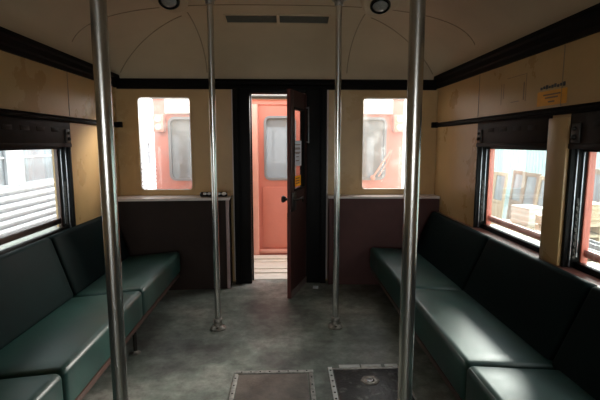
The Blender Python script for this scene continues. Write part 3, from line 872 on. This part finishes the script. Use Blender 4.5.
yard_door(6.15, 13.1, .62, 1.60, .10, 0, 'woodpale', 'palest old door, leftmost of the row in the yard')
yard_door(6.10, 12.35, .66, 1.62, .10, .05, 'woodpale', 'old door with tall pane, second from the left in the yard row')
yard_door(6.05, 11.30, .66, 1.73, .09, -.05, 'wood', 'brown old door standing highest in the middle of the yard row', .46)
yard_door(6.00, 10.62, .62, 1.72, .10, .04, 'wood', 'brown old door right of the highest one in the yard row', .52)
yard_door(5.95, 9.98, .62, 1.68, .12, -.03, 'woodpale', 'pale old door at the right end of the yard row', .6)
yard_door(6.05, 9.15, .60, 1.96, .05, .02, M['grey'], 'grey old door beside the big glazed frame in the yard', .3)
yard_door(5.95, 8.05, 1.35, 1.95, .06, .03, 'wood', 'big brown glazed frame in the yard seen through the nearer right window', .85, 'glazed_frame')

def crate(x, y, z, sx_, sy_, sz_, rz, m, label, slats):
    t = thing('crate', label, 'crate', (x, y, z))
    T = Matrix.Translation((x, y, z)) @ Matrix.Rotation(rz, 4, 'Z')
    bm = BM(); add_box(bm, -sx_ / 2, sx_ / 2, -sy_ / 2, sy_ / 2, 0, sz_, .008, T); obj('box', bm, m, t)
    bm = BM()
    for k in range(slats):
        zz = (k + .25) / slats * sz_
        add_box(bm, -sx_ / 2 - .012, sx_ / 2 + .012, -sy_ / 2 - .012, sy_ / 2 + .012, zz, zz + sz_ / slats * .55, .003, T)
    obj('slat', bm, m, t)
    bm = BM(); add_box(bm, -sx_ / 2 - .02, sx_ / 2 + .02, -sy_ / 2 - .02, sy_ / 2 + .02, sz_, sz_ + .03, .005, T); obj('lid', bm, m, t)
    return t
# a trestle-like bench of pallets the boxes stand on
def pallet(x, y, z, w, d, h, label):
    t = thing('pallet_stack', label, 'pallet', (x, y, z))
    bm = BM()
    k = 0
    while k * .16 + .14 <= h + .001:
        zz = z + k * .16
        for j in range(3): add_box(bm, x - w / 2 + j * (w - .1) / 2, x - w / 2 + j * (w - .1) / 2 + .1, y - d / 2, y + d / 2, zz, zz + .1)
        for j in range(6): add_box(bm, x - w / 2, x + w / 2, y - d / 2 + j * (d - .12) / 5, y - d / 2 + j * (d - .12) / 5 + .12, zz + .1, zz + .14)
        k += 1
    obj('boards', bm, 'woodpale', t); return z + (k - 1) * .16 + .14
zt = pallet(5.1, 8.75, -1.05, 1.0, 1.1, .80, 'stack of pale pallets in the yard below the white box')
crate(5.05, 8.75, zt, .42, .5, .34, .2, 'palebox', 'white box on pallets before the old doors', 3)
zt2 = pallet(4.7, 6.62, -1.05, 1.0, .9, 1.28, 'taller stack of pallets in the yard below the yellowish crate')
crate(4.62, 6.60, zt2, .48, .42, .24, .1, 'woodpale', 'yellowish wooden crate seen through the nearer right window', 3)
for k, (x, lab) in enumerate(((3.5, 'nearer dark steel channel lying across trestles in the yard'), (3.85, 'farther dark steel channel lying across trestles in the yard'))):
    t = thing('steel_channel', lab, 'beam', (x, 5.2, .10), 'steel channels in the yard')
    bm = BM(); add_box(bm, x - .07, x + .07, 3.9, 6.0, .10, .115); obj('web', bm, 'grey', t)
    for s in (-1, 1):
        bm = BM(); add_box(bm, x + s * .07 - .006, x + s * .07 + .006, 3.9, 6.0, .10, .17); obj('flange', bm, 'grey', t)
for y, lab in ((4.2, 'near trestle under the steel channels'), (5.7, 'far trestle under the steel channels')):
    t = thing('trestle', lab, 'trestle', (3.68, y, -1.05))
    bm = BM(); add_box(bm, 3.36, 4.0, y - .05, y + .05, .02, .10); obj('top_bar', bm, 'wood', t)
    for dx in (-.25, .25):
        for dy in (-.22, .22):
            bm = BM(); add_tube(bm, [(3.68 + dx * 1.1, y + dy, -1.05), (3.68 + dx, y + dy * .1, .03)], .03, 8); obj('leg', bm, 'wood', t)

# ------------------------------------------------------------------ camera
F = 435.0
Yc = Vector((-15, 57, -F)).normalized()
Zc = Vector((0, F, 57)).normalized(); Zc = (Zc - Yc * Zc.dot(Yc)).normalized()
Xc = Yc.cross(Zc)
cam = bpy.data.cameras.new('camera'); co = bpy.data.objects.new('camera', cam); COL.objects.link(co)
R = Matrix((tuple(Xc), tuple(Yc), tuple(Zc)))       # rows: world axes in camera space -> camera-to-world
co.matrix_world = Matrix.Translation((0, 0, EYE)) @ R.to_4x4()
cam.sensor_width = 36; cam.lens = F / 600 * 36; cam.clip_start = .05; cam.clip_end = 200
S.camera = co

# ------------------------------------------------------------------ light: overcast sky through the windows
w = bpy.data.worlds.new('sky'); S.world = w; w.use_nodes = True
N = w.node_tree.nodes; L = w.node_tree.links
bg = N['Background']
tc = N.new('ShaderNodeTexCoord')
gl = Vector((.57, .71, .40)).normalized()                # brightest part of the cloud cover
dt = N.new('ShaderNodeVectorMath'); dt.operation = 'DOT_PRODUCT'; dt.inputs[1].default_value = gl
L.new(tc.outputs['Generated'], dt.inputs[0])
rp_ = N.new('ShaderNodeMapRange'); rp_.interpolation_type = 'SMOOTHSTEP'
rp_.inputs['From Min'].default_value = .35; rp_.inputs['From Max'].default_value = 1.0
rp_.inputs['To Min'].default_value = 1.6; rp_.inputs['To Max'].default_value = 4.5
L.new(dt.outputs['Value'], rp_.inputs['Value'])
bg.inputs['Color'].default_value = (.93, .97, 1, 1)
d2 = N.new('ShaderNodeVectorMath'); d2.operation = 'DOT_PRODUCT'; d2.inputs[1].default_value = Vector((0, -.97, .22)).normalized()
L.new(tc.outputs['Generated'], d2.inputs[0])                # bright sky lobe added behind the camera to lift the end wall
r2_ = N.new('ShaderNodeMapRange'); r2_.interpolation_type = 'SMOOTHSTEP'
r2_.inputs['From Min'].default_value = .72; r2_.inputs['From Max'].default_value = .98
r2_.inputs['To Min'].default_value = 0; r2_.inputs['To Max'].default_value = 5.5
L.new(d2.outputs['Value'], r2_.inputs['Value'])
ad = N.new('ShaderNodeMath'); L.new(rp_.outputs['Result'], ad.inputs[0]); L.new(r2_.outputs['Result'], ad.inputs[1])
L.new(ad.outputs[0], bg.inputs['Strength'])
sl = bpy.data.lights.new('hazy_sun', 'SUN'); sl.energy = 8.5; sl.angle = math.radians(17); sl.color = (1, .95, .88)
so = bpy.data.objects.new('hazy_sun', sl); COL.objects.link(so); so.rotation_euler = gl.to_track_quat('Z', 'Y').to_euler()
def portal(name, loc, rot, sx_, sy_):
    l = bpy.data.lights.new(name, 'AREA'); l.shape = 'RECTANGLE'; l.size = sx_; l.size_y = sy_
    l.cycles.is_portal = True
    o = bpy.data.objects.new(name, l); COL.objects.link(o); o.location = loc; o.rotation_euler = rot
for X, s in ((XL, -1), (XR, 1)):
    for (a, b) in (WINS if s > 0 else LWINS):
        portal('sky_portal', (X + s * .17, (a + b) / 2, (WZ0 + WZ1) / 2), (0, s * PI / 2, 0), WZ1 - WZ0 + .1, b - a)
portal('sky_portal', (XC, YB - .2, 1.26), (PI / 2, 0, 0), 2.9, 1.45)
for W in (LW, RW): portal('sky_portal', ((W[0] + W[1]) / 2, YE + .1, (W[2] + W[3]) / 2), (-PI / 2, 0, 0), W[1] - W[0], W[3] - W[2])
portal('sky_portal', ((DX0 + DX1) / 2, YE + .12, DZ / 2), (-PI / 2, 0, 0), DX1 - DX0, DZ)

S.view_settings.view_transform = 'Standard'; S.view_settings.look = 'None'
S.view_settings.gamma = 1; S.view_settings.use_curve_mapping = False
S.view_settings.exposure = 0.6
S.cycles.max_bounces = 12; S.cycles.diffuse_bounces = 6; S.cycles.transparent_max_bounces = 16
